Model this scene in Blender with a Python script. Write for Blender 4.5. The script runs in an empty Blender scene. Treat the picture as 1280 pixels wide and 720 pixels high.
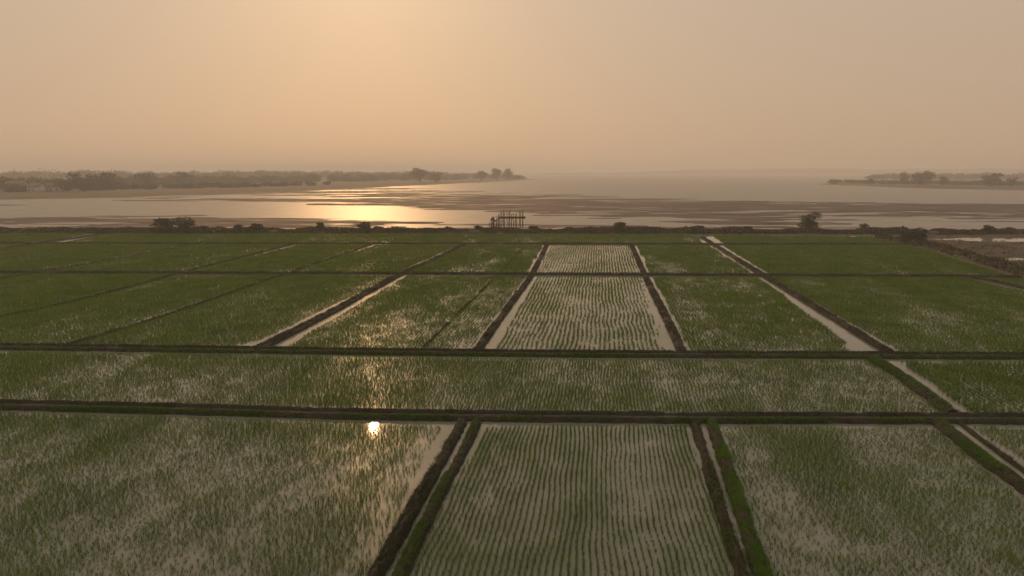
import bpy, math, random
import numpy as np
from mathutils import Vector

rng = np.random.default_rng(7)
random.seed(7)
scene = bpy.context.scene
COL = scene.collection

# ------------------------------------------------------------------ camera
CAM_H = 12.0
F = 853.3                     # focal length in photo pixels (1280 wide)
HOR = 214.0
PITCH = math.atan((360 - HOR) / F)
SEA = -1.0
cam_d = bpy.data.cameras.new('camera')
cam = bpy.data.objects.new('camera', cam_d)
COL.objects.link(cam)
cam.location = (0, 0, CAM_H)
cam.rotation_euler = (math.pi / 2 - PITCH, 0, 0)
cam_d.lens = 24.0
cam_d.sensor_width = 36.0
cam_d.clip_start = 0.5
cam_d.clip_end = 40000
scene.camera = cam


def P(px, py, z=0.0):
    """photo position -> surveyed position on the ground at height z"""
    cx, cy = (px - 640) / F, (360 - py) / F
    c, s = math.cos(PITCH), math.sin(PITCH)
    d = np.array([cx, c + cy * s, cy * c - s])
    t = (z - CAM_H) / d[2]
    return np.array([d[0] * t, d[1] * t])


def PP(pts, z=0.0):
    return np.array([P(x, y, z) for x, y in pts])


# ------------------------------------------------------------------ noise
_perm = np.random.default_rng(3).random((256, 256))


def vnoise(x, y):
    xi, yi = np.floor(x).astype(int), np.floor(y).astype(int)
    fx, fy = x - xi, y - yi
    fx, fy = fx * fx * (3 - 2 * fx), fy * fy * (3 - 2 * fy)
    g = lambda a, b: _perm[a & 255, b & 255]
    return ((g(xi, yi) * (1 - fx) + g(xi + 1, yi) * fx) * (1 - fy)
            + (g(xi, yi + 1) * (1 - fx) + g(xi + 1, yi + 1) * fx) * fy)


def fbm(x, y, o=4):
    s, a, t = 0, 1.0, 0
    for k in range(o):
        s = s + a * vnoise(x * 2 ** k + 17.3 * k, y * 2 ** k + 5.1 * k)
        t += a
        a *= .5
    return s / t          # 0..1 centred on .5


def sdpoly(X, Y, poly):
    """signed distance, positive inside"""
    d = np.full(X.shape, 1e9)
    ins = np.zeros(X.shape, bool)
    n = len(poly)
    for i in range(n):
        ax, ay = poly[i]
        bx, by = poly[(i + 1) % n]
        ex, ey = bx - ax, by - ay
        L = ex * ex + ey * ey + 1e-9
        t = np.clip(((X - ax) * ex + (Y - ay) * ey) / L, 0, 1)
        d = np.minimum(d, np.hypot(X - ax - t * ex, Y - ay - t * ey))
        cond = ((ay > Y) != (by > Y)) & (X < (bx - ax) * (Y - ay) / (by - ay + 1e-12) + ax)
        ins ^= cond
    return np.where(ins, d, -d)


# ------------------------------------------------------------------ mesh helpers
def mesh_np(name, V, Fc, smooth=False):
    me = bpy.data.meshes.new(name)
    V = np.ascontiguousarray(V, dtype=np.float32)
    Fc = np.ascontiguousarray(Fc, dtype=np.int32)
    k = Fc.shape[1]
    me.vertices.add(len(V))
    me.vertices.foreach_set('co', V.ravel())
    me.loops.add(Fc.size)
    me.loops.foreach_set('vertex_index', Fc.ravel())
    me.polygons.add(len(Fc))
    me.polygons.foreach_set('loop_start', np.arange(len(Fc), dtype=np.int32) * k)
    me.update(calc_edges=True)
    if smooth:
        me.polygons.foreach_set('use_smooth', np.ones(len(Fc), bool))
    return me


def link(name, me, m=None, parent=None, loc=None):
    o = bpy.data.objects.new(name, me)
    COL.objects.link(o)
    if m is not None and len(me.materials) == 0:
        me.materials.append(m)
    if parent is not None:
        o.parent = parent
    if loc is not None:
        o.location = loc
    return o


def empty(name, loc, rz=0, sc=1.0):
    o = bpy.data.objects.new(name, None)
    COL.objects.link(o)
    o.location = loc
    o.rotation_euler = (0, 0, rz)
    o.scale = (sc, sc, sc) if np.isscalar(sc) else sc
    o.empty_display_size = .3
    return o


def tag(o, label=None, cat=None, group=None, kind=None):
    if label: o['label'] = label
    if cat: o['category'] = cat
    if group: o['group'] = group
    if kind: o['kind'] = kind
    return o


class MB:
    def __init__(s): s.v, s.f, s.n = [], [], 0

    def add(s, V, Fq):
        s.v.append(np.asarray(V, float))
        s.f.append(np.asarray(Fq, int) + s.n)
        s.n += len(V)

    def beam(s, a, b, r0, r1=None, n=6, wob=0):
        a, b = np.array(a, float), np.array(b, float)
        r1 = r0 if r1 is None else r1
        d = b - a
        d /= np.linalg.norm(d)
        u = np.cross(d, [0, 0, 1.0] if abs(d[2]) < .9 else [1.0, 0, 0])
        u /= np.linalg.norm(u)
        w = np.cross(d, u)
        an = np.arange(n) * 2 * math.pi / n
        ring = np.cos(an)[:, None] * u + np.sin(an)[:, None] * w
        V = np.vstack([a + ring * r0, b + ring * r1, [a], [b]])
        q = [[i, (i + 1) % n, n + (i + 1) % n, n + i] for i in range(n)]
        q += [[2 * n, (i + 1) % n, i, i] for i in range(0)]
        caps = []
        for i in range(0, n, 2):
            caps.append([2 * n, (i + 2) % n, (i + 1) % n, i])
            caps.append([2 * n + 1, n + i, n + (i + 1) % n, n + (i + 2) % n])
        s.add(V, q + caps)

    def box(s, lo, hi):
        x0, y0, z0 = lo
        x1, y1, z1 = hi
        V = [(x0, y0, z0), (x1, y0, z0), (x1, y1, z0), (x0, y1, z0),
             (x0, y0, z1), (x1, y0, z1), (x1, y1, z1), (x0, y1, z1)]
        s.add(V, [(0, 3, 2, 1), (4, 5, 6, 7), (0, 1, 5, 4), (1, 2, 6, 5), (2, 3, 7, 6), (3, 0, 4, 7)])

    def mesh(s, name): return mesh_np(name, np.vstack(s.v), np.vstack(s.f))


# ------------------------------------------------------------------ materials
def mat(name):
    m = bpy.data.materials.new(name)
    m.use_nodes = True
    nt = m.node_tree
    for n in list(nt.nodes): nt.nodes.remove(n)
    out = nt.nodes.new('ShaderNodeOutputMaterial')
    return m, nt, out


def N(nt, t, **kw):
    n = nt.nodes.new(t)
    for k, v in kw.items(): setattr(n, k, v)
    return n


def noise_ramp(nt, stops, scale=(1, 1, 1), detail=5, rough=.6):
    g = N(nt, 'ShaderNodeNewGeometry')
    mp = N(nt, 'ShaderNodeMapping')
    mp.inputs['Scale'].default_value = scale
    nt.links.new(g.outputs['Position'], mp.inputs['Vector'])
    no = N(nt, 'ShaderNodeTexNoise')
    no.inputs['Scale'].default_value = 1.0
    no.inputs['Detail'].default_value = detail
    no.inputs['Roughness'].default_value = rough
    nt.links.new(mp.outputs[0], no.inputs['Vector'])
    r = N(nt, 'ShaderNodeValToRGB')
    e = r.color_ramp.elements
    while len(e) < len(stops): e.new(.5)
    for i, (p, c) in enumerate(stops):
        e[i].position = p
        e[i].color = (*c, 1)
    nt.links.new(no.outputs['Fac'], r.inputs[0])
    return r, no, mp


def leafy(name, stops, scale=.5, transl=.35, rough=.55, spec=.3, vary=.25):
    m, nt, out = mat(name)
    r, _, _ = noise_ramp(nt, stops, (scale,) * 3, 3)
    p = N(nt, 'ShaderNodeBsdfPrincipled')
    p.inputs['Roughness'].default_value = rough
    p.inputs['Specular IOR Level'].default_value = spec
    t = N(nt, 'ShaderNodeBsdfTranslucent')
    mx = N(nt, 'ShaderNodeMixShader')
    mx.inputs[0].default_value = transl
    gi = N(nt, 'ShaderNodeNewGeometry')              # every leaf its own tone
    mr = N(nt, 'ShaderNodeMapRange')
    mr.inputs['To Min'].default_value = 1 - vary
    mr.inputs['To Max'].default_value = 1 + vary
    nt.links.new(gi.outputs['Random Per Island'], mr.inputs['Value'])
    hv = N(nt, 'ShaderNodeHueSaturation')
    nt.links.new(mr.outputs[0], hv.inputs['Value'])
    nt.links.new(r.outputs[0], hv.inputs['Color'])
    nt.links.new(hv.outputs[0], p.inputs['Base Color'])
    nt.links.new(hv.outputs[0], t.inputs['Color'])
    nt.links.new(p.outputs[0], mx.inputs[1])
    nt.links.new(t.outputs[0], mx.inputs[2])
    nt.links.new(mx.outputs[0], out.inputs['Surface'])
    return m


def soil(name, stops, scale=(2, 2, 2), rough=.9, bump=.4, spec=.25, bscale=9):
    m, nt, out = mat(name)
    r, no, _ = noise_ramp(nt, stops, scale)
    p = N(nt, 'ShaderNodeBsdfPrincipled')
    p.inputs['Roughness'].default_value = rough
    p.inputs['Specular IOR Level'].default_value = spec
    nt.links.new(r.outputs[0], p.inputs['Base Color'])
    n2 = N(nt, 'ShaderNodeTexNoise')
    n2.inputs['Scale'].default_value = bscale
    n2.inputs['Detail'].default_value = 4
    g = N(nt, 'ShaderNodeNewGeometry')
    nt.links.new(g.outputs['Position'], n2.inputs['Vector'])
    b = N(nt, 'ShaderNodeBump')
    b.inputs['Strength'].default_value = bump
    b.inputs['Distance'].default_value = .06
    nt.links.new(n2.outputs['Fac'], b.inputs['Height'])
    nt.links.new(b.outputs[0], p.inputs['Normal'])
    nt.links.new(p.outputs[0], out.inputs['Surface'])
    return m


def water(name, base, rough, bscale, bstr, bdist, spec=.5, stretch=(1, 1, 1), ripple=None):
    m, nt, out = mat(name)
    p = N(nt, 'ShaderNodeBsdfPrincipled')
    p.inputs['IOR'].default_value = 1.333
    p.inputs['Specular IOR Level'].default_value = spec
    p.inputs['Roughness'].default_value = rough
    r, _, _ = noise_ramp(nt, [(.3, (base[0] * .78, base[1] * .88, base[2] * .72)), (.5, base), (.7, [c * 1.15 for c in base])], (.15, .15, .15), 3)
    nt.links.new(r.outputs[0], p.inputs['Base Color'])
    g = N(nt, 'ShaderNodeNewGeometry')
    mp = N(nt, 'ShaderNodeMapping')
    mp.inputs['Scale'].default_value = stretch
    nt.links.new(g.outputs['Position'], mp.inputs[0])
    n2 = N(nt, 'ShaderNodeTexNoise')
    n2.inputs['Scale'].default_value = bscale
    n2.inputs['Detail'].default_value = 4
    nt.links.new(mp.outputs[0], n2.inputs['Vector'])
    b = N(nt, 'ShaderNodeBump')
    b.inputs['Strength'].default_value = bstr
    b.inputs['Distance'].default_value = bdist
    nt.links.new(n2.outputs['Fac'], b.inputs['Height'])
    nt.links.new(b.outputs[0], p.inputs['Normal'])
    if ripple:                                     # breaths of wind roughen part of the surface
        p2 = N(nt, 'ShaderNodeBsdfPrincipled')
        p2.inputs['IOR'].default_value = 1.333
        p2.inputs['Roughness'].default_value = ripple[0]
        nt.links.new(r.outputs[0], p2.inputs['Base Color'])
        nt.links.new(b.outputs[0], p2.inputs['Normal'])
        rr, _, _ = noise_ramp(nt, [(.35, (ripple[1],) * 3), (.7, (ripple[2],) * 3)], (.5, .3, 1), 4)
        mx = N(nt, 'ShaderNodeMixShader')
        nt.links.new(rr.outputs[0], mx.inputs[0])
        nt.links.new(p.outputs[0], mx.inputs[1])
        nt.links.new(p2.outputs[0], mx.inputs[2])
        nt.links.new(mx.outputs[0], out.inputs['Surface'])
        return m
    nt.links.new(p.outputs[0], out.inputs['Surface'])
    return m


M_paddy_water = water('paddy_water', (.172, .168, .132), .03, 2.2, .025, .02, ripple=(.30, .04, .24))
M_sea = water('estuary_water', (.25, .215, .18), .45, .5, .25, .12, .38, stretch=(.6, 1.2, 1))
M_bank = soil('bank_soil', [(.3, (.014, .012, .008)), (.5, (.030, .025, .016)), (.6, (.026, .03, .011)), (.75, (.05, .042, .028))], (2.2, 2.2, 2.2), bump=.9)
M_track = soil('track_soil', [(.3, (.045, .038, .03)), (.7, (.085, .072, .056))], (1.5, 1.5, 1.5))
M_mud = soil('tidal_mud', [(.3, (.055, .038, .028)), (.5, (.08, .055, .04)), (.7, (.125, .088, .064))], (.04, .16, .1), rough=.85, bump=.2, spec=.12, bscale=.6)
_n = M_mud.node_tree
_p = [n for n in _n.nodes if n.type == 'BSDF_PRINCIPLED'][0]
_r, _, _ = noise_ramp(_n, [(.34, (.40,) * 3), (.44, (.72,) * 3), (.56, (.95,) * 3)], (.05, .22, 1), 6, .7)
_n.links.new(_r.outputs[0], _p.inputs['Roughness'])
_p.inputs['Specular IOR Level'].default_value = .18
M_marsh = soil('marsh_soil', [(.3, (.035, .03, .015)), (.55, (.075, .05, .032)), (.75, (.06, .058, .022))], (.25, .25, .25), bump=.8, bscale=3)
M_farland = soil('far_bank_soil', [(.3, (.06, .05, .028)), (.7, (.11, .085, .055))], (.02, .02, .02), bscale=.4)
M_seabed = soil('seabed_mud', [(.3, (.07, .055, .04)), (.7, (.1, .08, .06))], (.02, .02, .02))
M_rice = leafy('rice_leaf', [(.3, (.070, .132, .008)), (.5, (.098, .172, .010)), (.7, (.135, .19, .02))], .35, .45, spec=.15, vary=.35)
M_grass_bright = leafy('fresh_grass', [(.3, (.06, .13, .008)), (.6, (.10, .20, .012)), (.8, (.14, .16, .03))], .9, .4)
M_grass_dark = leafy('rough_grass', [(.3, (.028, .034, .010)), (.55, (.05, .052, .018)), (.75, (.075, .058, .032))], 1.1, .25)
M_scrub = leafy('scrub_leaf', [(.3, (.030, .036, .012)), (.55, (.05, .055, .018)), (.75, (.07, .055, .03))], .22, .25)
M_bush = leafy('bush_leaf', [(.3, (.026, .036, .013)), (.7, (.052, .062, .02))], .5, .25)
M_bush_light = leafy('pale_bush_leaf', [(.3, (.05, .07, .02)), (.7, (.09, .11, .035))], .6, .4)
M_tree = leafy('far_leaf', [(.3, (.032, .042, .016)), (.7, (.06, .066, .026))], .08, .25)
M_bark = soil('bark', [(.3, (.05, .038, .026)), (.7, (.09, .07, .05))], (3, 3, 1))
M_wood = soil('weathered_timber', [(.3, (.02, .016, .012)), (.7, (.045, .036, .027))], (3, 3, 3))
M_wall = soil('pale_render', [(.3, (.36, .33, .30)), (.7, (.46, .43, .39))], (.5, .5, .5), bump=.1)
M_roof = soil('roof_tile', [(.3, (.11, .075, .055)), (.7, (.17, .11, .08))], (.5, .5, .5))
M_glass = soil('dark_glass', [(.3, (.03, .03, .035)), (.7, (.05, .05, .055))], (.5, .5, .5), rough=.2, bump=0)
M_hill = soil('far_hill', [(.3, (.05, .055, .035)), (.7, (.09, .085, .06))], (.01, .01, .01), bscale=.1)

# ------------------------------------------------------------------ ground and water sheets
def sheet(name, pts, z, m):
    me = mesh_np(name, [(x, y, z) for x, y in pts], [list(range(len(pts)))])
    o = link(name, me, m)
    return tag(o, kind='structure')


R = 9000
sheet('ground', [(-R, -R), (R, -R), (R, R), (-R, R)], -2.2, M_seabed)
END = P(640, 290.5)[1]
sheet('estuary_water', [(-R, END - 4), (R, END - 4), (R, R), (-R, R)], SEA, M_sea)
sheet('paddy_water', [(-420, -90), (420, -90), (420, END), (-420, END)], 0.0, M_paddy_water)


def terrain(name, fn, y0, y1, u0, u1, ny, nu, m, zmin):
    ys = np.geomspace(y0, y1, ny)
    us = np.linspace(u0, u1, nu)
    U, Y = np.meshgrid(us, ys)
    X = U * Y
    Z = fn(X, Y)
    V = np.stack([X.ravel(), Y.ravel(), Z.ravel()], 1)
    idx = np.arange(ny * nu).reshape(ny, nu)
    Q = np.stack([idx[:-1, :-1], idx[:-1, 1:], idx[1:, 1:], idx[1:, :-1]], -1).reshape(-1, 4)
    keep = Z.ravel()[Q].max(1) > zmin
    Q = Q[keep]
    used = np.unique(Q)
    remap = np.full(len(V), -1)
    remap[used] = np.arange(len(used))
    o = link(name, mesh_np(name, V[used], remap[Q], True), m)
    return tag(o, kind='structure')


# mud flats of the estuary: real relief that the water plane cuts
mud_main = PP([(470, 236), (560, 239.5), (640, 243.5), (760, 247), (900, 250.5), (1000, 254), (1100, 256), (1300, 258.5),
               (1500, 261), (1500, 282), (1300, 280), (1150, 279), (1000, 277), (900, 276), (800, 273.5), (720, 268.5),
               (640, 263), (560, 258.5), (480, 255), (380, 251), (250, 249), (190, 247), (300, 243), (400, 238.5)], SEA)
mud_near = PP([(-400, 275), (0, 273.5), (160, 272.5), (300, 274), (450, 276.5), (600, 278), (700, 281), (900, 284.5),
               (1300, 290), (1500, 292), (1500, 310), (-400, 310)], SEA)
mud_bar = PP([(-300, 254), (-60, 254.5), (42, 256.5), (-60, 258.2), (-300, 258)], SEA)
mud_lens = PP([(90, 270.6), (140, 269.3), (185, 270), (250, 268.6), (262, 270), (180, 271.6)], SEA)


def fn_mud(X, Y):
    n = fbm(X / 60, Y / 17, 4) - .5
    n2 = fbm(X / 22 + 40, Y / 5 + 9, 3) - .5
    n3 = fbm(X / 150 + 3, Y / 70, 2) - .5
    n4 = fbm(X / 13 + 70, Y / 3.2 + 2, 3) - .5
    wob = 26 * n + 8 * n2
    k = Y / 300.0
    a = np.clip((sdpoly(X, Y, mud_main) * .6 + wob * k * .9) / (26 * k), -1, 1) * .10
    a = np.where(a > -.03, np.minimum(a, .06) + .40 * n + .42 * n2 + .2 * n3 + .34 * n4, a)
    b = np.clip((sdpoly(X, Y, mud_near) + 3.2 * (n + n2 * .6) * 2) / 9, -1, .5) * .15 + .34 * n + .34 * n2 + .25 * n4
    b = np.where(sdpoly(X, Y, mud_near) > -8, b, -1)
    c = np.clip((sdpoly(X, Y, mud_bar) + 3 * n2) / 5, -1, 1) * .1
    d = np.clip((sdpoly(X, Y, mud_lens) + 2.4 * n2) / 4, -1, 1) * .08
    return SEA + np.maximum.reduce([a, b, c, d]) 


terrain('mud_flat', fn_mud, END - 2, 760, -1.2, 1.2, 330, 620, M_mud, SEA - .03)

left_bank = PP([(-500, 253), (0, 250), (160, 247), (240, 243.5), (330, 240.5), (400, 238), (480, 233.5), (560, 230), (620, 227),
                (672, 224.3), (640, 222.4), (600, 219.6), (560, 218.4), (400, 217.6), (0, 217.6), (-600, 217.6)], SEA)
right_bank = PP([(1020, 230.2), (1060, 232), (1110, 234), (1180, 236), (1300, 238.6), (1500, 242), (1600, 221), (1300, 220.5),
                 (1180, 222.5), (1100, 225.5), (1050, 228)], SEA)


def bank_fn(poly, h, slope, seed):
    def f(X, Y):
        n = fbm(X / 40 + seed, Y / 40, 3) - .5
        s = sdpoly(X, Y, poly) + 10 * n
        return SEA - .3 + np.clip((s + 6) * slope, -.4, h) * (1 + .5 * n)
    return f


terrain('left_shore', bank_fn(left_bank, 1.5, .05, 3), 240, 3400, -1.6, .12, 280, 260, M_farland, SEA - .15)
terrain('right_shore', bank_fn(right_bank, 1.5, .05, 9), 380, 1700, .36, 1.3, 160, 160, M_farland, SEA - .15)


def far_fn(X, Y):
    t = np.clip((X - 150) / 1100, 0, 1)
    ridge = np.exp(-((Y - 3000) / 190) ** 2)
    return SEA - 1 + ridge * (6 + 19 * t * (3 - 2 * t) * t + 7 * (fbm(X / 130, Y / 400, 4) - .5) * 1.6 + 3 * (fbm(X / 30, Y / 400, 2) - .5))


terrain('far_hills', far_fn, 2600, 3500, .02, 1.3, 40, 500, M_hill, SEA - .4)

# ------------------------------------------------------------------ banks between the plots
BANKS = []


def resample(pts, step):
    pts = np.asarray(pts, float)
    # Catmull-Rom for a gentle curve
    out = []
    n = len(pts)
    for i in range(n - 1):
        p0, p1, p2, p3 = pts[max(i - 1, 0)], pts[i], pts[i + 1], pts[min(i + 2, n - 1)]
        L = np.linalg.norm(p2 - p1)
        k = max(2, int(L / step))
        for t in np.linspace(0, 1, k, endpoint=False):
            out.append(.5 * ((2 * p1) + (-p0 + p2) * t + (2 * p0 - 5 * p1 + 4 * p2 - p3) * t * t + (-p0 + 3 * p1 - 3 * p2 + p3) * t ** 3))
    out.append(pts[-1])
    return np.array(out)


PROF_ONE = [(-1, -.08), (-.82, .35), (-.6, .8), (-.3, 1), (0, 1.03), (.3, 1), (.6, .8), (.82, .35), (1, -.08)]
PROF_TWO = [(-1, -.08), (-.86, .5), (-.68, .95), (-.48, 1.0), (-.26, .62), (-.1, .42), (.1, .42), (.26, .55), (.46, .8), (.66, .75), (.85, .4), (1, -.08)]
PROF_DIKE = [(-1, -3.2), (-.65, .1), (-.3, .9), (0, 1), (.35, .9), (.75, .35), (1, -.1)]


def bank(line, width, height, prof=PROF_ONE, step=.5, m=None, z0=0.0, lump=1.0, name='field_bank', world=False):
    pts = line if world else PP(line)
    c = resample(pts, step)
    t = np.gradient(c, axis=0)
    t /= np.linalg.norm(t, axis=1)[:, None] + 1e-9
    nrm = np.stack([t[:, 1], -t[:, 0]], 1)         # to the right of travel
    k = len(prof)
    V = np.zeros((len(c), k, 3))
    s = np.concatenate([[0], np.cumsum(np.linalg.norm(np.diff(c, axis=0), axis=1))])
    sd = random.random() * 90
    ww = width / 2 * (1 + .20 * lump * (fbm(s / 1.7 + sd, s * 0 + 2, 3) - .5) * 2)
    off = .10 * width * lump * (fbm(s / 5 + sd, s * 0 + 7, 2) - .5) * 2
    for j, (a, h) in enumerate(prof):
        edge = 1 + (.34 * lump * (fbm(s / .4 + sd + 9 * j, s * 0 + j, 3) - .5) * 2 if j in (0, 1, k - 2, k - 1) else 0)
        V[:, j, :2] = c + nrm * (a * ww * edge + off)[:, None]
        V[:, j, 2] = z0 + height * h * (1 + (lump * ((.5 * (fbm(s / .8 + sd * 2 + 3 * j, s * 0 + 3 * j, 3) - .5) * 2) + .55 * (vnoise(s / .16 + sd + 5.3 * j, s * 0 + 2.7 * j) - .5)) if h > 0 else 0))
    idx = np.arange(len(c) * k).reshape(len(c), k)
    Q = np.stack([idx[:-1, :-1], idx[:-1, 1:], idx[1:, 1:], idx[1:, :-1]], -1).reshape(-1, 4)
    o = link(name, mesh_np(name, V.reshape(-1, 3), Q[:, ::-1], True), m or M_bank)
    tag(o, kind='structure')
    BANKS.append((c, nrm, width, height, prof))
    return len(BANKS) - 1


# across (near to far)
C1 = bank([(-500, 497), (0, 508), (250, 514), (470, 520), (700, 523), (900, 524.5), (1280, 525.5), (1800, 528)], 1.15, .26, PROF_TWO, step=.18, lump=.6)
C2 = bank([(-500, 427), (0, 434.5), (320, 439), (640, 443), (850, 444.5), (1280, 446.5), (1800, 449)], 1.25, .24, PROF_TWO, step=.18, lump=.6)
C3 = bank([(-400, 340), (0, 341), (360, 342), (640, 343), (950, 344.5), (1200, 346), (1275, 347)], 1.1, .22, step=.8)
C4 = bank([(-300, 303), (180, 304.5), (640, 305), (880, 305.5), (1135, 305.5)], .9, .2, step=1)
# along
L1 = bank([(582, 305), (546, 323), (500, 343.5), (415, 390), (322, 437)], 1.05, .2, PROF_TWO, lump=.5, step=.3)
L2 = bank([(684, 305.5), (665, 343), (634, 386), (595, 441)], .66, .22, lump=.6, step=.3)
L3 = bank([(789, 305.5), (806, 344), (830, 392), (854, 443)], .72, .22, lump=.6, step=.3)
L4a = bank([(878, 297), (910, 317), (955, 345), (1040, 397), (1112, 442)], .8, .22, lump=.6, step=.3)
L4b = bank([(1092, 450), (1130, 474), (1192, 519)], .85, .24, step=.1)
L4c = bank([(1172, 528), (1225, 572), (1280, 610), (1420, 705), (1640, 850)], .72, .26, step=.1)
L4d = bank([(1199, 529), (1236, 557), (1284, 592), (1440, 703), (1680, 850)], .26, .12, step=.1)
L5a = bank([(470, 304), (427, 319), (357, 342.5), (220, 390), (85, 432)], .34, .14, lump=.6, step=.3)
L6a = bank([(372, 304), (228, 341), (120, 370), (0, 397), (-150, 432)], .28, .13, lump=.6, step=.3)
L7a = bank([(240, 306), (50, 340.5), (-150, 372)], .28, .13, lump=.6, step=.4)
L8a = bank([(135, 292), (70, 301), (0, 312), (-160, 338)], .6, .18, lump=.6)
L9a = bank([(655, 309), (623, 343), (575, 390), (530, 434)], .2, .06, lump=.5)
L10a = bank([(1205, 346), (1240, 352), (1290, 363), (1420, 392), (1600, 430)], .5, .2)
A1 = bank([(577, 529), (560, 561), (523, 625), (470, 722), (350, 940)], .52, .26, step=.1)
A2 = bank([(596, 529), (585, 553), (550, 620), (500, 722), (385, 950)], .46, .25, step=.1)
B1 = bank([(868, 529), (884, 580), (905, 650), (928, 722), (990, 930)], .44, .2, step=.1)
B2 = bank([(889, 529), (908, 582), (930, 650), (954, 722), (1022, 930)], .56, .27, step=.1)

# bare earth path running along the two main cross banks
def ribbon(idx, a0, a1, dz, name, m):
    c, nrm, w, h, prof = BANKS[idx]
    V = []
    sd = random.random() * 50
    s = np.arange(len(c)) * .18
    for a in (a0, (a0 + a1) / 2, a1):
        aa = a + .12 * (fbm(s / 1.5 + sd + a, s * 0, 2) - .5) * 2
        V.append(np.column_stack([c + nrm * (aa * w / 2)[:, None], np.full(len(c), dz) + .03 * (fbm(s / .9, s * 0 + a, 2) - .5)]))
    V = np.stack(V, 1)
    id_ = np.arange(len(c) * 3).reshape(-1, 3)
    Q = np.stack([id_[:-1, :-1], id_[:-1, 1:], id_[1:, 1:], id_[1:, :-1]], -1).reshape(-1, 4)
    tag(link(name, mesh_np(name, V.reshape(-1, 3), Q[:, ::-1], True), m), kind='structure')


ribbon(C1, -.12, .20, .26 * .42 + .035, 'path', M_track)
ribbon(C2, -.12, .20, .24 * .42 + .03, 'path', M_track)

# sea dike at the end of the fields
DK = bank([(-400, 290.5), (-100, 289.8), (200, 290.2), (640, 290.6), (1000, 290.8), (1160, 292), (1300, 291.5), (1600, 291)], 5.5, .5, PROF_DIKE, step=1.5, m=M_marsh, name='sea_dike')
# brown bank along the right edge of the fields
RB = bank([(1100, 298), (1135, 304), (1180, 314), (1230, 328.5), (1290, 346), (1420, 386), (1600, 440)], 2.6, .55, step=.8, m=M_marsh, name='field_edge_bank')

# marsh with pools to the right of the fields
marsh_poly = PP([(1105, 296), (1140, 303.5), (1182, 313), (1232, 327.5), (1292, 345), (1420, 384), (1600, 438), (1900, 440), (1700, 294), (1300, 293.6)])


def fn_marsh(X, Y):
    s = sdpoly(X, Y, marsh_poly)
    n = fbm(X / 9 + 5, Y / 4.5, 4) - .5
    z = np.clip(s * .3, -.1, .16) + .28 * n
    pool = PP([(1165, 299), (1200, 297), (1290, 297.6), (1500, 298.5), (1500, 303), (1290, 302.3), (1215, 301.5)])
    sp = sdpoly(X, Y, pool) + 3 * n
    z = np.where(sp > -1.5, np.minimum(z, -.08 * (sp + .4)), z)
    pool2 = PP([(1252, 324.2), (1270, 322), (1295, 322.4), (1290, 324.5), (1262, 326)])
    sp = sdpoly(X, Y, pool2) + .8 * n
    z = np.where(sp > -.6, np.minimum(z, -.1 * (sp + .2)), z)
    return np.maximum(z, -.2)


terrain('marsh_ground', fn_marsh, 48, END + 2, .46, 1.9, 200, 260, M_marsh, -.02)

# ------------------------------------------------------------------ rice and grass
def blades(base, nb, L, lean, width, seed, segs=2, spread=.03):
    """tufts of blades: base (n,3) -> verts, tris"""
    r = np.random.default_rng(seed)
    n = len(base)
    B = np.repeat(base, nb, 0)
    Ls = np.repeat(np.broadcast_to(L, n), nb) * r.uniform(.65, 1.1, n * nb)
    az = r.uniform(0, 2 * np.pi, n * nb)
    le = np.abs(r.normal(lean, lean * .5, n * nb))
    d = np.stack([np.cos(az) * np.sin(le), np.sin(az) * np.sin(le), np.cos(le)], 1)
    az2 = az + r.uniform(-1.3, 1.3, n * nb)
    w = np.stack([-np.sin(az2), np.cos(az2), np.zeros(n * nb)], 1) * (width * r.uniform(.7, 1.2, n * nb) / 2)[:, None]
    b0 = B + np.column_stack([r.normal(0, spread, n * nb), r.normal(0, spread, n * nb), np.zeros(n * nb)])
    mid = b0 + d * (Ls * .58)[:, None]
    tip = mid + (d + np.stack([np.cos(az) * .35, np.sin(az) * .35, -.25 + 0 * az], 1)) * (Ls * .45)[:, None]
    if segs == 2:
        V = np.stack([b0 - w, b0 + w, mid - w * .9, mid + w * .9, tip], 1).reshape(-1, 3)
        o = (np.arange(n * nb) * 5)[:, None]
        T = np.concatenate([o + [0, 1, 3], o + [0, 3, 2], o + [2, 3, 4]])
    else:
        V = np.stack([b0 - w, b0 + w, tip], 1).reshape(-1, 3)
        T = (np.arange(n * nb) * 3)[:, None] + [0, 1, 2]
    return V, T


TH = math.atan2((750 - 640) / F, math.cos(PITCH) + (360 - HOR) / F * math.sin(PITCH))   # row direction
DU = np.array([math.cos(TH), -math.sin(TH)])
DV = np.array([math.sin(TH), math.cos(TH)])
_pn = 0


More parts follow.
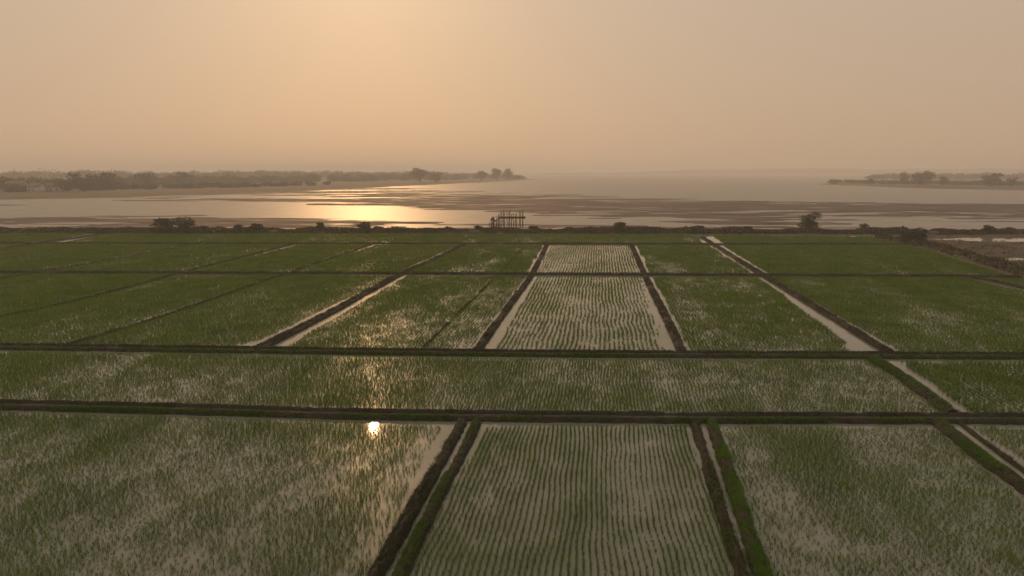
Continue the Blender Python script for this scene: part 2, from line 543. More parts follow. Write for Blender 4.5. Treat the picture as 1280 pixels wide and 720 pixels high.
def rice(poly, label, keep=.9, margin=.25, row=.30, step=.17, nb=9, h=.27, width=.013, segs=2, lean=.33, patch=.3,
         jit=.035, spread=.03, bare=(), wob=.07, streak=3.0):
    global _pn
    _pn += 1
    pw = PP(poly)
    uu, vv = pw @ DU, pw @ DV
    us = np.arange(uu.min(), uu.max(), row)
    vs = np.arange(vv.min(), vv.max(), step)
    U, V = np.meshgrid(us, vs)
    U, V = U.ravel(), V.ravel()
    r = np.random.default_rng(100 + _pn)
    s = 31.7 * _pn
    U = U + wob * (fbm(U / 2.6 + s, V / 3.2, 2) - .5) * 4 + r.normal(0, jit, U.shape)
    V = V + r.uniform(-.5, .5, V.shape) * step
    X, Y = U * DU[0] + V * DV[0], U * DU[1] + V * DV[1]
    big = fbm(U / 3.2 + s, V / (3.2 * streak) + s, 4)
    fine = fbm(U / .55 + s, V / 1.3, 2)
    sd = sdpoly(X, Y, pw) - margin * (.35 + 2.6 * np.clip(fbm(X / 2.2 + s, Y / 5 + s, 3) - .3, 0, 1))
    f2 = fbm(U / .8 + 2 * s, V / .9 + s, 3)
    dens = keep - .6 * patch * np.clip((.53 - big) * 4, -.3, 1) - 2.2 * patch * np.clip(.54 - f2, -.1, .4) - .4 * patch * (.5 - fine)
    for bp, am in bare:
        sb = sdpoly(X, Y, PP(bp)) + 1.2 * (fine - .5)
        dens = np.where(sb > 0, dens - am, dens)
    ok = (sd > 0) & (r.random(U.shape) < dens)
    # nothing grows on the banks
    X, Y, big = X[ok], Y[ok], big[ok]
    vig = np.clip(.88 + 1.0 * (big - .5) + .9 * (f2[ok] - .5) + r.normal(0, .12, X.shape), .4, 1.4)
    base = np.column_stack([X, Y, np.full(X.shape, -.01)])
    Vt, T = blades(base, nb, h * vig, lean, width, 500 + _pn, segs, spread)
    o = link('rice', mesh_np('rice', Vt, T), M_rice)
    return tag(o, label, 'rice plants', None, 'stuff')


near = dict(nb=6, segs=2, width=.0125, h=.23, step=.09, lean=.26, row=.175, spread=.02, wob=.1)
mid = dict(nb=7, segs=1, width=.034, step=.14, h=.27, row=.24)
far = dict(nb=9, segs=1, width=.055, step=.26, h=.3)
rice([(-420, 507), (0, 516), (470, 528.5), (556, 532), (340, 950), (-900, 950), (-700, 560)],
     'sparse young rice in the wide front plot on the left, water gleaming between', keep=1.02, patch=.27, jit=.04, margin=.12,
     bare=[([(520, 533), (566, 534), (440, 740), (405, 740)], .6), ([(300, 640), (470, 560), (500, 560), (320, 720), (200, 720)], .3)], **near)
rice([(606, 533.5), (862, 533), (993, 950), (380, 950)],
     'straight rows of young rice in the front middle plot between two pairs of banks', keep=1., patch=.2, jit=.012, margin=.08,
     bare=[([(615, 560), (640, 545), (612, 640), (590, 660)], .3)], **dict(near, row=.205, spread=.013, h=.25, wob=.075, nb=7))
rice([(902, 534), (1168, 536), (1680, 950), (1050, 950)],
     'patchy young rice in the front right plot with long bare streaks', keep=1.1, patch=.26, jit=.04, margin=.04,
     bare=[([(925, 560), (950, 560), (1060, 730), (1000, 730)], .42), ([(1195, 575), (1215, 575), (1250, 612), (1238, 618)], .5)], **near)
rice([(1206, 533), (1900, 540), (2300, 800), (1735, 875)], 'rice in the narrow front corner plot at the far right', keep=.93, **near)
rice([(-420, 435), (0, 440), (640, 449), (1090, 451), (1178, 517), (900, 517), (640, 515), (470, 512), (0, 500), (-420, 491)],
     'long strip of half open rice between the two dark cross banks', keep=1.04, patch=.28, margin=.12, jit=.035, nb=6, segs=2, width=.016, h=.24, step=.105, lean=.26, row=.19, spread=.02, wob=.1,
     bare=[([(380, 471), (640, 474), (1100, 478), (1100, 480), (640, 477), (380, 474)], .35)])
rice([(1124, 453), (1700, 455), (1850, 522), (1214, 518)], 'dense rice right of the diagonal bank, between the cross banks', keep=1.1, patch=.15, margin=.2, nb=13, segs=2, width=.019, h=.31, step=.15)
rice([(508, 345), (660, 345), (590, 437), (352, 436)], 'mottled rice plot crossed by a thin dark line, left of the row striped plot', keep=1.06, patch=.36, margin=.15, **mid)
rice([(672, 345.3), (802, 345.3), (838, 440), (614, 439)], 'pale row striped rice plot in the middle distance, water between its rows', keep=.88, patch=.38, margin=.12,
     bare=[([(800, 347), (808, 347), (846, 441), (828, 441)], .9)], h=.24, nb=7, segs=1, width=.028, step=.15, row=.33)
rice([(813, 345.5), (948, 346), (1082, 441), (862, 441)], 'streaky rice plot between the pale striped plot and the long diagonal bank', keep=.96, patch=.42, margin=.3,
     bare=[([(1050, 432), (1075, 430), (1092, 442), (1062, 442)], .9)], **mid)
rice([(963, 346.2), (1205, 347), (1290, 366), (1600, 440), (1126, 441)], 'even green rice right of the long diagonal bank in the middle distance', keep=1.14, patch=.12, margin=.1, **mid)
rice([(1222, 347.5), (1300, 350), (1420, 385), (1290, 360)], 'narrow green wedge of rice beside the brown field edge bank', keep=1.15, patch=.06, margin=.03, **far)
rice([(356, 343.6), (493, 344.5), (330, 424), (290, 433), (92, 431)], 'green rice plot left of the broad diagonal bank in the middle distance', keep=1.12, patch=.16, margin=.05, **mid)
rice([(219, 343), (353, 343.6), (85, 431), (-148, 430)], 'smooth green rice plot, second left of the broad diagonal bank', keep=1.15, patch=.08, margin=.03, **mid)
rice([(-420, 341.5), (220, 342.8), (-152, 431), (-800, 424)], 'smooth dark green rice plot at the left edge in the middle distance', keep=1.15, patch=.07, margin=.02, **mid)
rice([(582, 306.5), (680, 306.5), (661, 341), (508, 341)], 'green rice plot left of the small pale plot under the dike', keep=1.03, patch=.36, margin=.2, **far)
rice([(688, 306.5), (786, 306.5), (801, 341.5), (669, 341.5)], 'small pale thin rice plot straight below the bush on the dike', keep=.88, patch=.35, margin=.12, h=.21, nb=7, segs=1, width=.036, step=.2, row=.36)
rice([(795, 306.5), (888, 306.8), (942, 342), (811, 342)], 'green rice plot right of the small pale plot', keep=1.03, patch=.34, margin=.2, **far)
rice([(904, 307), (1138, 307), (1162, 314), (1212, 329), (1262, 344.5), (962, 343)], 'wide smooth green rice plot ending at the brown field edge bank', keep=1.15, patch=.07, margin=.05, **far)
rice([(470, 306.3), (574, 306.3), (496, 341), (361, 341)], 'green rice plot beside the far end of the broad diagonal bank', keep=1.14, patch=.10, margin=.04, **far)
rice([(373, 306), (464, 306), (355, 340.8), (233, 340.8)], 'far green rice plot between two thin slanting banks', keep=1.15, patch=.05, margin=.02, **far)
rice([(241, 305.6), (366, 306), (226, 340.6), (53, 340)], 'far green rice plot below the big double bush on the dike', keep=1.15, patch=.05, margin=.02, **far)
rice([(30, 305), (234, 305.6), (46, 340), (-420, 339), (-300, 320)], 'far green rice plot at the left edge under the dike', keep=1.15, patch=.05, margin=.02, **far)
rice([(-200, 292), (110, 292), (66, 301), (0, 303.2), (-300, 302.4)], 'farthest rice at the left edge, left of the slanting bank', keep=1.15, patch=.05, margin=.02, **far)
rice([(140, 292), (868, 293), (878, 304.4), (78, 303.2)], 'long farthest strip of rice along the foot of the dike', keep=.9, patch=.35, margin=.03, **far)
rice([(890, 294), (1100, 297), (1126, 304.6), (906, 304.8)], 'short farthest strip of rice at the right end of the dike', keep=1.15, patch=.08, margin=.03, **far)


def bank_grass(idx, dens, name, label, m, h=.16, a0=-.95, a1=.95, nb=8, width=.016, segs=1):
    c, nrm, w, hh, prof = BANKS[idx]
    r = np.random.default_rng(900 + idx)
    L = np.linalg.norm(np.diff(c, axis=0), axis=1).sum()
    n = int(L * w * dens)
    i = r.integers(0, len(c) - 1, n)
    t = r.random(n)
    a = r.uniform(a0, a1, n)
    p = c[i] * (1 - t[:, None]) + c[i + 1] * t[:, None] + nrm[i] * (a * w / 2)[:, None]
    pa = np.array(prof)
    z = np.interp(a, pa[:, 0], pa[:, 1]) * hh - .02
    k = fbm(p[:, 0] / 1.3, p[:, 1] / 1.3, 3)
    ok = r.random(n) < np.clip((k - .28) * 3.2, 0.05, 1)
    base = np.column_stack([p, z])[ok]
    V, T = blades(base, nb, h * r.uniform(.6, 1.3, len(base)), .5, width, 300 + idx, segs, .05)
    return V, T


def grass_obj(name, items, label, m, cat='grass'):
    Vs, Ts, n = [], [], 0
    for it in items:
        V, T = bank_grass(*it[:2], name, label, m, **it[2])
        Vs.append(V); Ts.append(T + n); n += len(V)
    tag(link(name, mesh_np(name, np.vstack(Vs), np.vstack(Ts)), m), label, cat, None, 'stuff')


grass_obj('bank_grass', [(A2, 300, dict(h=.13, a0=-.5, a1=.98)), (B2, 800, dict(h=.13)), (L4b, 340, dict(width=.022, h=.13)), (L4c, 520, dict(h=.13)), (C1, 110, dict(a0=.55, a1=1.05)),
                         (C2, 70, dict(a0=.6, a1=1.05, width=.03)), (B1, 110, dict(h=.1)), (A1, 30, dict(h=.1))],
          'fresh green grass growing on the damp field banks', M_grass_bright)
grass_obj('rough_grass', [(A1, 420, dict(h=.11)), (A2, 300, dict(h=.11)), (B1, 320, dict(h=.11)), (C1, 150, dict(h=.09, a0=-.98, a1=-.2)), (C1, 130, dict(h=.1, a0=.25, a1=.98)),
                          (C2, 90, dict(h=.1, a0=-.98, a1=-.2, width=.03)), (C2, 80, dict(h=.1, a0=.25, a1=.98, width=.03)), (L1, 90, dict(width=.03)), (L2, 110, dict(width=.03)), (L3, 110, dict(width=.03)),
                          (L4a, 90, dict(width=.03)), (L4b, 90, {}), (L4d, 120, {}), (C3, 40, dict(width=.06, nb=6)), (C4, 26, dict(width=.08, nb=6)), (L5a, 60, dict(width=.05)),
                          (L6a, 60, dict(width=.05)), (L7a, 50, dict(width=.06)), (L8a, 30, dict(width=.07)), (L9a, 60, dict(width=.05)), (L10a, 50, dict(width=.05))],
          'dull brownish grass tufts growing over the dark field banks', M_grass_dark)


# ------------------------------------------------------------------ leaf clouds
def leaves(C, size, r, flat=0.0):
    """random quads centred on C"""
    n = len(C)
    a = r.normal(size=(n, 3))
    a[:, 2] *= (1 - flat)
    a /= np.linalg.norm(a, axis=1)[:, None]
    b = r.normal(size=(n, 3))
    b -= (b * a).sum(1)[:, None] * a
    b /= np.linalg.norm(b, axis=1)[:, None]
    s = (np.broadcast_to(size, n) * r.uniform(.6, 1.3, n))[:, None]
    V = np.stack([C - a * s * .6, C + b * s * .38, C + a * s * .6, C - b * s * .38], 1).reshape(-1, 3)
    return V, np.arange(n * 4).reshape(-1, 4)


def scrub_on(idx, dens, h, size, seed, a0, a1, thr=.35, freq=2.5):
    c, nrm, w, hh, prof = BANKS[idx]
    r = np.random.default_rng(seed)
    L = np.linalg.norm(np.diff(c, axis=0), axis=1).sum()
    n = int(L * w * dens)
    i = r.integers(0, len(c) - 1, n)
    t = r.random(n)
    a = r.uniform(a0, a1, n)
    p = c[i] * (1 - t[:, None]) + c[i + 1] * t[:, None] + nrm[i] * (a * w / 2)[:, None]
    pa = np.array(prof)
    z = np.interp(a, pa[:, 0], pa[:, 1]) * hh
    k = np.clip((fbm(p[:, 0] / freq + seed, p[:, 1] / freq, 3) - thr) * 2.4, .05, 1)
    top = h * k
    C = np.column_stack([p, z + top * r.random(n) ** .7])
    return leaves(C, size, r)


V1, Q1 = scrub_on(DK, 48, .72, .30, 11, -.75, .98, .33, 4.0)
tag(link('scrub', mesh_np('scrub', V1, Q1), M_scrub), 'low dark scrub covering the long dike at the end of the fields', 'scrub', None, 'stuff')
V1, Q1 = scrub_on(RB, 40, .65, .22, 12, -.9, .95, .32, 1.6)
tag(link('scrub', mesh_np('scrub', V1, Q1), M_scrub), 'low brownish scrub on the bank along the right edge of the fields', 'scrub', None, 'stuff')
# tussocks over the marsh
r = np.random.default_rng(5)
px = r.uniform(1120, 1700, 9000); py = r.uniform(296, 440, 9000)
C = np.array([P(a, b) for a, b in zip(px, py)])
zz = fn_marsh(C[:, 0], C[:, 1])
ok = (sdpoly(C[:, 0], C[:, 1], marsh_poly) > .5) & (zz > .03) & (r.random(9000) < np.clip((fbm(C[:, 0] / 3, C[:, 1] / 3, 3) - .3) * 2.4, 0, 1))
C = np.repeat(np.column_stack([C, zz])[ok], 10, 0)
C += r.normal(size=C.shape) * [.3, .3, .0]
C[:, 2] += r.random(len(C)) * .28
V1, Q1 = leaves(C, .16, r)
tag(link('marsh_plants', mesh_np('marsh_plants', V1, Q1), M_scrub), 'brown and olive salt marsh plants around the pools on the right', 'marsh plants', None, 'stuff')


def lump_cloud(lobes, n, r, shell=.45):
    """lobes: (cx,cy,cz,rx,ry,rz); leaf positions spread through lobes, denser near their skins"""
    lobes = np.array(lobes, float)
    vol = lobes[:, 3] * lobes[:, 4] * lobes[:, 5]
    k = r.choice(len(lobes), n, p=vol ** .75 / (vol ** .75).sum())
    d = r.normal(size=(n, 3))
    d /= np.linalg.norm(d, axis=1)[:, None]
    rad = (shell + (1 - shell) * r.random(n)) ** .8
    rad *= 1 + .16 * r.normal(size=n)
    return lobes[k, :3] + d * lobes[k, 3:] * rad[:, None]


def plant_mesh(h, w, r, nl, leaf, lobes=7, trunk=.28, open_=0.0, low=.0):
    """crown mesh + trunk mesh, base at the origin"""
    L = []
    for i in range(lobes):
        t = (i + .5) / lobes
        an = i * 2.4 + r.uniform(0, .8)
        rr = w * .5 * r.uniform(.15, .62)
        cz = h * (trunk + .12 + (.78 - trunk) * r.uniform(low, 1.0))
        s = r.uniform(.22, .36)
        L.append((math.cos(an) * rr, math.sin(an) * rr, cz, w * s, w * s, h * s * .62))
    L.append((0, 0, h * (trunk + .42 * (1 - trunk)), w * .33 * (1 - open_), w * .33 * (1 - open_), h * .3 * (1 - trunk)))
    C = lump_cloud(L, nl, r)
    C = C[C[:, 2] > .02 * h]
    V, Q = leaves(C, leaf, r)
    mb = MB()
    mb.beam((0, 0, -.15), (0, 0, h * (trunk + .2)), h * .035, h * .02, 8)
    for (x, y, z, *_r) in L[:6]:
        mb.beam((0, 0, h * trunk * r.uniform(.5, 1)), (x, y, z), h * .016, h * .006, 6)
    return mesh_np('crown', V, Q), mb.mesh('trunk')


def plant(name, loc, meshes, mats, label, cat, group=None, rz=0, sc=1.0):
    e = empty(name, loc, rz, sc)
    tag(e, label, cat, group)
    link('crown', meshes[0], mats[0], e)
    link('trunk', meshes[1], mats[1], e)
    return e


# bushes on the dike: (px, base py, width px, height px, pale?, label)
r = np.random.default_rng(21)
BUSH = [
    (199, 292.5, 36, 14, 0, 'wide dark bush on the dike, left half of the big double bush'),
    (225, 292.5, 26, 16, 0, 'round dark bush on the dike, taller right half of the big double bush'),
    (250, 292, 12, 7, 0, 'low bush just right of the big double bush on the dike'),
    (291, 292, 14, 9, 0, 'small bush midway between the big double bush and the sun glitter'),
    (315, 292, 15, 10, 0, 'rounded small bush right of a similar one, left of the sun glitter'),
    (397, 291, 13, 10, 0, 'small lone bush standing against the brightest sun glitter'),
    (452, 291, 17, 12, 0, 'spiky topped bush with a low skirt beside the sun glitter'),
    (469, 291, 12, 7, 0, 'low bush leaning on the spiky topped one by the sun glitter'),
    (597, 291, 14, 8, 0, 'low bush on the dike left of the timber platform'),
    (668, 291, 14, 8, 0, 'small bush on the dike right of the timber platform'),
    (775, 292, 17, 12, 0, 'dark peaked bush on the dike above the small pale plot'),
    (789, 292, 16, 7, 0, 'low spreading bush touching the peaked one'),
    (874, 292, 18, 7, 0, 'low flat bush where the long diagonal bank meets the dike'),
    (938, 292, 16, 7, 0, 'low bush on the dike left of the pale green tree'),
    (1085, 291, 13, 10, 1, 'thin pale shrub on the dike right of the pale green tree'),
    (1134, 304, 20, 18, 0, 'left one of two big dark bushes at the corner of the fields'),
    (1149, 305, 22, 18, 0, 'right one of two big dark bushes at the corner of the fields'),
    (1243, 293.5, 13, 10, 0, 'dark round bush standing beyond the marsh pool'),
    (1272, 293, 11, 6, 0, 'little bush near the right edge beyond the marsh pool'),
]
for (bx, by, wpx, hpx, pale, lab) in BUSH:
    p = P(bx, by)
    ppm = F / (math.hypot(p[1], 0) * math.cos(PITCH) + CAM_H * math.sin(PITCH))
    w, h = wpx / ppm, hpx / ppm
    z = 0.05 if by > 298 else .2
    h *= (1.25 if wpx > 25 else 1.0) if by < 298 else 1.12
    ms = plant_mesh(h, w, r, int(250 + wpx * 28) if not pale else 380, .29, 6 if wpx < 20 else 10, trunk=.06, low=.0)
    plant('bush', (p[0], p[1] + (2.0 if by < 298 else 0), z), ms, (M_bush_light if pale else M_bush, M_bark), lab, 'bush')
# the pale green tree
p = P(1016, 292)
ms = plant_mesh(3.6, 3.7, np.random.default_rng(12), 2000, .27, 11, trunk=.07, open_=.35, low=.1)
plant('tree', (p[0], p[1] + 2, .3), ms, (M_bush_light, M_bark), 'pale green tree with an open forked crown on the dike', 'tree')

# ------------------------------------------------------------------ timber platform on the shore
pj = P(637, 283.6, SEA)
J = empty('fishing_platform', (pj[0], pj[1], SEA))
tag(J, 'ruined timber fishing platform on stilts standing at the water edge', 'platform')
rj = random.Random(3)
ppm = F / pj[1]
deck_z = 2.35
POSTS = [(-2.42, -.9, 3.3), (-1.8, -.9, 3.75), (-1.15, -.85, 3.4), (-.55, -.9, 3.6), (.04, -.9, 4.05), (.5, -.9, 3.0), (1.36, -.9, 3.1),
         (1.72, -.8, 3.35), (2.62, -.9, 3.9), (3.14, -.9, 4.15), (-2.1, .9, 3.5), (-1.45, .9, 3.9), (-.2, .9, 3.45), (.9, .9, 3.2), (2.3, .9, 3.6), (3.1, .85, 3.3)]
for (x, yy, top) in POSTS:
    mb = MB()
    mb.beam((x, yy, -.6), (x + rj.uniform(-.1, .1), yy + rj.uniform(-.05, .05), top), rj.uniform(.075, .115), .07, 7)
    link('post', mb.mesh('post'), M_wood, J)
mb = MB()
for k in range(14):
    x = -2.2 + k * .43
    if k in (9,): continue
    mb.box((x, -1.1, deck_z), (x + .38, 1.1, deck_z + .07))
link('deck', mb.mesh('deck'), M_wood, J)
for yy in (-.99, .99):
    mb = MB(); mb.box((-2.3, yy - .05, deck_z - .32), (3.75, yy + .05, deck_z - .01)); link('beam', mb.mesh('beam'), M_wood, J)
for yy in (-.82,):
    mb = MB(); mb.beam((-2.1, yy, deck_z + .62), (1.2, yy, deck_z + .66), .04); link('rail', mb.mesh('rail'), M_wood, J)
for k in range(5):
    x = -1.9 + k * .7
    mb = MB(); mb.beam((x, -.98, .5), (x + .55, -.98, deck_z - .2), .045); link('brace', mb.mesh('brace'), M_wood, J)
mb = MB()                                                     # stair down to the left
for sgn in (-.45, .45):
    mb.beam((-2.2, sgn, deck_z), (-4.3, sgn, .7), .07)
for k in range(9):
    t = (k + .5) / 9
    mb.box((-2.2 - 2.1 * t - .12, -.5, deck_z - 1.65 * t + .06), (-2.2 - 2.1 * t + .12, .5, deck_z - 1.65 * t + .11))
link('ramp', mb.mesh('ramp'), M_wood, J)
for k, (x, hh) in enumerate([(-2.6, 3.0), (-3.1, 2.3), (-3.6, 2.1), (-4.0, 2.6), (-4.4, 1.9), (-4.75, 1.1), (-3.3, 1.5), (-2.4, 2.9), (-2.8, 2.6), (-3.8, 2.3), (-4.2, 1.6)]):
    mb = MB(); mb.beam((x, rj.uniform(-.7, .7), -.6), (x + rj.uniform(-.1, .1), rj.uniform(-.5, .5), hh), .09, .07, 7)
    link('post', mb.mesh('post'), M_wood, J)
mb = MB(); mb.box((-4.5, -.7, 1.55), (-3.3, .7, 1.63)); link('landing', mb.mesh('landing'), M_wood, J)
mb = MB(); mb.box((-4.3, -.5, 1.64), (-3.6, .5, 2.2)); link('crate_hut', mb.mesh('crate_hut'), M_wood, J)
mb = MB(); mb.beam((-4.4, -.6, 2.0), (-2.5, -.6, 2.75), .04); link('rail', mb.mesh('rail'), M_wood, J)

# ------------------------------------------------------------------ far shores: trees, wood, houses
r = np.random.default_rng(77)
FT = []
for k in range(6):
    h = 10.0
    w = [9, 11, 8, 12, 7, 10][k]
    FT.append(plant_mesh(h, w, np.random.default_rng(40 + k), 760, .95, [8, 10, 7, 11, 6, 9][k], trunk=.16, low=.0))


def far_tree(px, basey, wpx, hpx, label, k=None, group=None):
    p = P(px, basey, SEA + .9)
    ppm = F / (p[1] * math.cos(PITCH) + CAM_H * math.sin(PITCH))
    k = int(r.integers(0, 6)) if k is None else k
    sz = hpx / ppm / 10.0
    sw = wpx / ppm / [9, 11, 8, 12, 7, 10][k]
    plant('tree', (p[0], p[1], SEA + .7), FT[k], (M_tree, M_bark), label, 'tree', group, r.uniform(0, 6.28), (sw, sw, sz))


# trees one can tell apart
for a in [
    (105, 240, 40, 24, 'broad dark tree, biggest of the front trees on the left far shore'),
    (128, 238, 34, 22, 'wide dark tree right behind the biggest front tree on the left far shore'),
    (80, 240, 24, 16, 'dark rounded tree just left of the biggest front tree on the left shore'),
    (148, 236, 22, 15, 'smaller rounded tree at the right end of the dark front group on the left shore'),
    (10, 238, 30, 17, 'dark tree beside pale houses at the left edge of the far shore'),
    (60, 240, 22, 14, 'low dark tree between the pale houses on the left shore'),
    (182, 234, 32, 18, 'wide soft crowned tree right of the dark front group on the left shore'),
    (235, 231, 28, 16, 'hazy round tree above the bare bank on the left shore'),
    (525, 228.5, 24, 18, 'tall domed tree rising clearly above the wood on the left shore'),
    (545, 228, 20, 13, 'lower tree right of the tall domed one on the left shore'),
    (602, 226.5, 14, 12, 'slim tree left of the pair near the tip of the left headland'),
    (621, 225.8, 15, 15, 'left one of a pair of round trees at the tip of the left headland'),
    (635, 225.4, 15, 15, 'right one of a pair of round trees at the tip of the left headland'),
    (648, 225, 12, 6, 'low shrubby tree on the bare end of the left headland'),
    (1044, 230.6, 7, 4, 'tiny lone bush near the tip of the right headland'),
    (1088, 231.5, 8, 8, 'small lone tree on the thin part of the right headland'),
    (1130, 230.5, 14, 15, 'slender tree left of the big clump on the right headland'),
    (1150, 232.5, 26, 16, 'broad dark tree, biggest clump on the right headland'),
    (1160, 231, 16, 17, 'tall tree growing out behind the biggest clump on the right headland'),
    (1178, 233, 10, 12, 'narrow dark tree just right of the biggest clump on the right headland'),
    (1238, 233.5, 24, 17, 'domed dark tree near the right edge of the right headland'),
    (1264, 234, 14, 13, 'smaller round tree right of the domed one near the right edge'),
]:
    far_tree(*a[:4], a[4])

# the wood behind, read as one mass
def wood(name, spots, nl, leaf, label, seed):
    r = np.random.default_rng(seed)
    Vs, Qs, n = [], [], 0
    for (x, y, z, h, w) in spots:
        L = [(r.normal(0, w * .22), r.normal(0, w * .22), h * r.uniform(.28, .72), w * .3, w * .3, h * .26) for _ in range(5)]
        L.append((0, 0, h * .4, w * .45, w * .45, h * .38))
        C = lump_cloud(L, nl, r)
        C = C[C[:, 2] > 0]
        V, Q = leaves(C + [x, y, z], leaf, r)
        Vs.append(V); Qs.append(Q + n); n += len(V)
    tag(link(name, mesh_np(name, np.vstack(Vs), np.vstack(Qs)), M_tree), label, 'wood', None, 'stuff')


def spots_along(pxs, by_fn, top_fn, n, seed, depth=(0, 60), wide=(8, 16)):
    r = np.random.default_rng(seed)
    out = []
    for i in range(n):
        px = r.uniform(*pxs)
        p = P(px, by_fn(px), SEA)
        d = r.uniform(*depth)
        dirv = p / np.linalg.norm(p)
        p = p + dirv * d
        ppm = F / (p[1] * math.cos(PITCH))
        horz_top = CAM_H + (HOR - top_fn(px)) / ppm - SEA
        h = max(3.5, horz_top * r.uniform(.68, 1.0) * (.84 + .36 * vnoise(np.array(px / 17.0), np.array(seed * 3.3))) - .8)
        out.append((p[0], p[1], SEA + .8, h, r.uniform(*wide)))
    return out


ip = lambda xs, ys: (lambda x: float(np.interp(x, xs, ys)))
sp = spots_along((-260, 660), ip([-260, 0, 160, 300, 480, 600, 660], [240, 240, 235, 231, 227.5, 225.5, 224.6]),
                 ip([-260, 0, 40, 60, 170, 200, 320, 420, 520, 600, 620, 640, 660], [221, 221, 220.5, 220, 219, 219, 217.5, 216.5, 216, 215.5, 217, 219.5, 222.5]), 300, 31, (0, 90))
sp += spots_along((-260, 640), ip([-260, 0, 160, 480, 640], [228, 228, 227, 225.5, 224]),
                  ip([-260, 0, 60, 160, 200, 400, 640], [213, 213.3, 209.8, 209.5, 212, 211.6, 216.5]), 420, 32, (0, 300), (14, 26))
sp += spots_along((280, 650), ip([280, 480, 650], [223.5, 223.5, 222.5]), ip([280, 520, 600, 650], [212.6, 213, 215, 219]), 240, 36, (0, 500), (16, 30))
sp += spots_along((-260, 420), ip([-260, 0, 160, 300, 420], [243.5, 243, 240, 236.5, 233]), ip([-260, 420], [229, 227]), 120, 33, (0, 40), (5, 9))
wood('wood', sp, 210, 1.7, 'hazy wood running along the whole left far shore', 8)
sp = spots_along((1040, 1480), ip([1040, 1100, 1200, 1300, 1480], [230.3, 231.5, 233, 234.5, 236]), ip([1040, 1100, 1480], [228.5, 227, 225]), 240, 34, (0, 60), (4, 9))
sp += spots_along((1085, 1480), ip([1085, 1480], [226, 225]), ip([1085, 1130, 1200, 1480], [216.5, 214.5, 214.2, 213.5]), 180, 35, (0, 200), (12, 22))
wood('wood', sp, 190, 1.5, 'hazy low wood and scrub along the right headland', 9)

# pale houses among the trees of the left shore
def house(px, by, w, d, h, rz, label):
    p = P(px, by, SEA + .9)
    e = empty('house', (p[0], p[1], SEA + .8), rz)
    tag(e, label, 'house')
    mb = MB(); mb.box((-w / 2, -d / 2, -.5), (w / 2, d / 2, h))
    mb.add([(-w / 2, -d / 2 + .01, h), (-w / 2, d / 2 - .01, h), (-w / 2, 0, h + d * .3), (-w / 2 + .2, 0, h)], [(0, 1, 2, 2)][:0] or [(0, 3, 1, 2)])
    mb.add([(w / 2, -d / 2 + .01, h), (w / 2, d / 2 - .01, h), (w / 2, 0, h + d * .3), (w / 2 - .2, 0, h)], [(0, 2, 1, 3)])
    link('wall', mb.mesh('wall'), M_wall, e)
    mb = MB()
    o = .45
    zr = h + d * .3
    for s in (-1, 1):
        y0, z0 = s * (d / 2 + o), h - o * .6
        V = [(-w / 2 - o, y0, z0), (w / 2 + o, y0, z0), (w / 2 + o, 0, zr), (-w / 2 - o, 0, zr)]
        V += [(x, y, z + .18) for x, y, z in V]
        mb.add(V, [(0, 1, 2, 3), (4, 7, 6, 5), (0, 4, 5, 1), (1, 5, 6, 2), (3, 2, 6, 7), (0, 3, 7, 4)])
    link('roof', mb.mesh('roof'), M_roof, e)
    for k in range(int(w // 3)):
        x = -w / 2 + 1.5 + k * 3
        mb = MB(); mb.box((x - .45, -d / 2 - .04, 1.0), (x + .45, -d / 2 + .02, 2.2)); link('window', mb.mesh('window'), M_glass, e)


house(22, 239.5, 10, 7, 4.2, .15, 'pale house nearest the left edge, half hidden in trees')
house(47, 240.5, 8, 6, 3.4, -.25, 'small pale house left of the dark front trees')
house(68, 240, 9, 6, 3.6, .1, 'low pale house close to the biggest front tree')

# ------------------------------------------------------------------ sun, sky, haze
SKY = dict(wide_p=4.5, tight_p=90.0, hor=(4.4, 3.05, 2.0), zen=(5.0, 4.7, 4.3), wide=(.50, .31, .13), tight=(.8, .62, .36),
           clear=(.05, .038, .026))
SUN_EL, SUN_AZ = math.radians(20.6), math.radians(-12.0)      # azimuth from +Y towards +X
sv = Vector((math.sin(SUN_AZ) * math.cos(SUN_EL), math.cos(SUN_AZ) * math.cos(SUN_EL), math.sin(SUN_EL)))
sd = bpy.data.lights.new('sun', 'SUN')
sd.energy = 1.0
sd.angle = math.radians(.55)
sd.color = (1.0, .56, .24)
sun = bpy.data.objects.new('sun', sd)
COL.objects.link(sun)
sun.location = (-80, 200, 120)
sun.rotation_euler = sv.to_track_quat('Z', 'Y').to_euler()

w = bpy.data.worlds.new('World')
scene.world = w
w.use_nodes = True
nt = w.node_tree
bg = nt.nodes['Background']
sky = nt.nodes.new('ShaderNodeTexSky')
sky.sky_type = 'NISHITA'
sky.sun_disc = False
sky.sun_elevation = SUN_EL
sky.sun_rotation = SUN_AZ
sky.altitude = 0
sky.air_density = 1.5
sky.dust_density = 3.0
sky.ozone_density = 1.0


def vmath(op, a, b):
    n = nt.nodes.new('ShaderNodeMath')
    n.operation = op
    for i, v in enumerate((a, b)):
        if isinstance(v, (int, float)): n.inputs[i].default_value = v
        else: nt.links.new(v, n.inputs[i])
    return n.outputs[0]


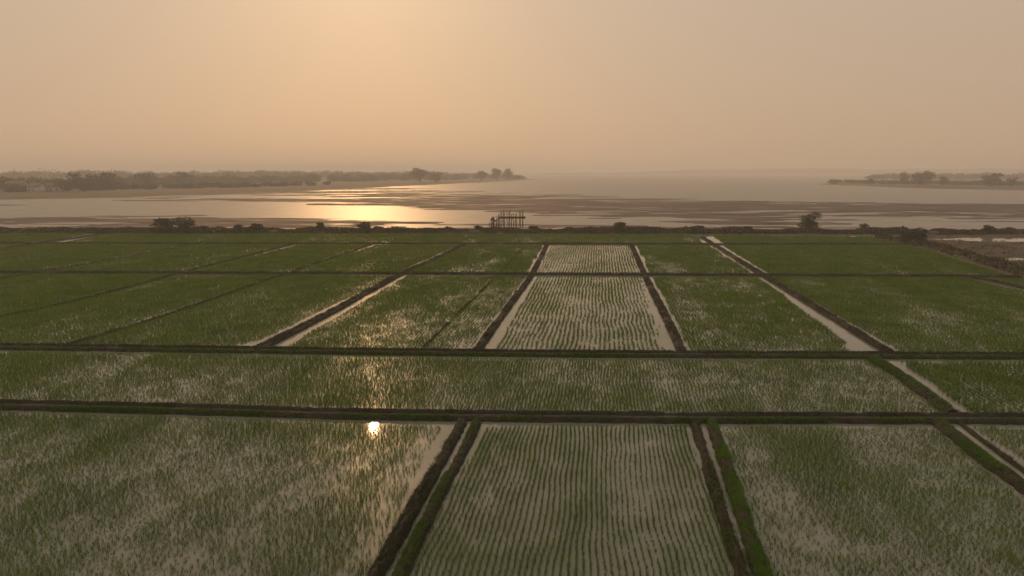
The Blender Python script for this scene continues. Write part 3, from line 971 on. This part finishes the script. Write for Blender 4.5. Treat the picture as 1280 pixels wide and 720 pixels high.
def cmix(op, a, b, fac=1.0):
    n = nt.nodes.new('ShaderNodeMix')
    n.data_type = 'RGBA'
    n.blend_type = op
    n.clamp_factor = False
    for key, v in (('Factor', fac), ('A', a), ('B', b)):
        sock = [i for i in n.inputs if i.name == key and i.enabled][0]
        if isinstance(v, (int, float)): sock.default_value = v
        elif isinstance(v, tuple): sock.default_value = (*v, 1)
        else: nt.links.new(v, sock)
    return [o for o in n.outputs if o.enabled][0]


# smoky evening air: the clear sky seen dimly through a dust layer that glows round the sun
tc = nt.nodes.new('ShaderNodeTexCoord')
dot = nt.nodes.new('ShaderNodeVectorMath')
dot.operation = 'DOT_PRODUCT'
nt.links.new(tc.outputs['Generated'], dot.inputs[0])
dot.inputs[1].default_value = sv
c0 = vmath('MAXIMUM', dot.outputs['Value'], 0.0)
wide = vmath('POWER', c0, SKY['wide_p'])
tight = vmath('POWER', c0, SKY['tight_p'])
sep = nt.nodes.new('ShaderNodeSeparateXYZ')
nt.links.new(tc.outputs['Generated'], sep.inputs[0])
zen = vmath('POWER', vmath('MAXIMUM', sep.outputs['Z'], 0.0), .85)
basec = cmix('MIX', SKY['hor'], SKY['zen'], zen)
col = cmix('ADD', basec, SKY['wide'], wide)
col = cmix('ADD', col, SKY['tight'], tight)
clear = cmix('MULTIPLY', sky.outputs[0], SKY['clear'])
col = cmix('ADD', col, clear)
nt.links.new(col, bg.inputs['Color'])
bg.inputs['Strength'].default_value = .1

hz = MB()
hz.box((-R - 200, -R - 200, -3.3), (R + 200, R + 200, 32))
m, nt, out = mat('haze')
pv = N(nt, 'ShaderNodeVolumePrincipled')
pv.inputs['Color'].default_value = (.99, .955, .91, 1)
pv.inputs['Density'].default_value = .0007
pv.inputs['Anisotropy'].default_value = .2
nt.links.new(pv.outputs[0], out.inputs['Volume'])
tag(link('haze', hz.mesh('haze'), m), 'warm evening haze over fields and estuary', 'haze', None, 'stuff')

scene.view_settings.view_transform = 'Standard'
scene.view_settings.look = 'None'
scene.view_settings.exposure = 0.1
scene.view_settings.gamma = 1.0
scene.view_settings.use_curve_mapping = False
scene.render.engine = 'CYCLES'
scene.cycles.max_bounces = 6
scene.cycles.transparent_max_bounces = 4
scene.cycles.volume_bounces = 1
scene.cycles.use_denoising = True
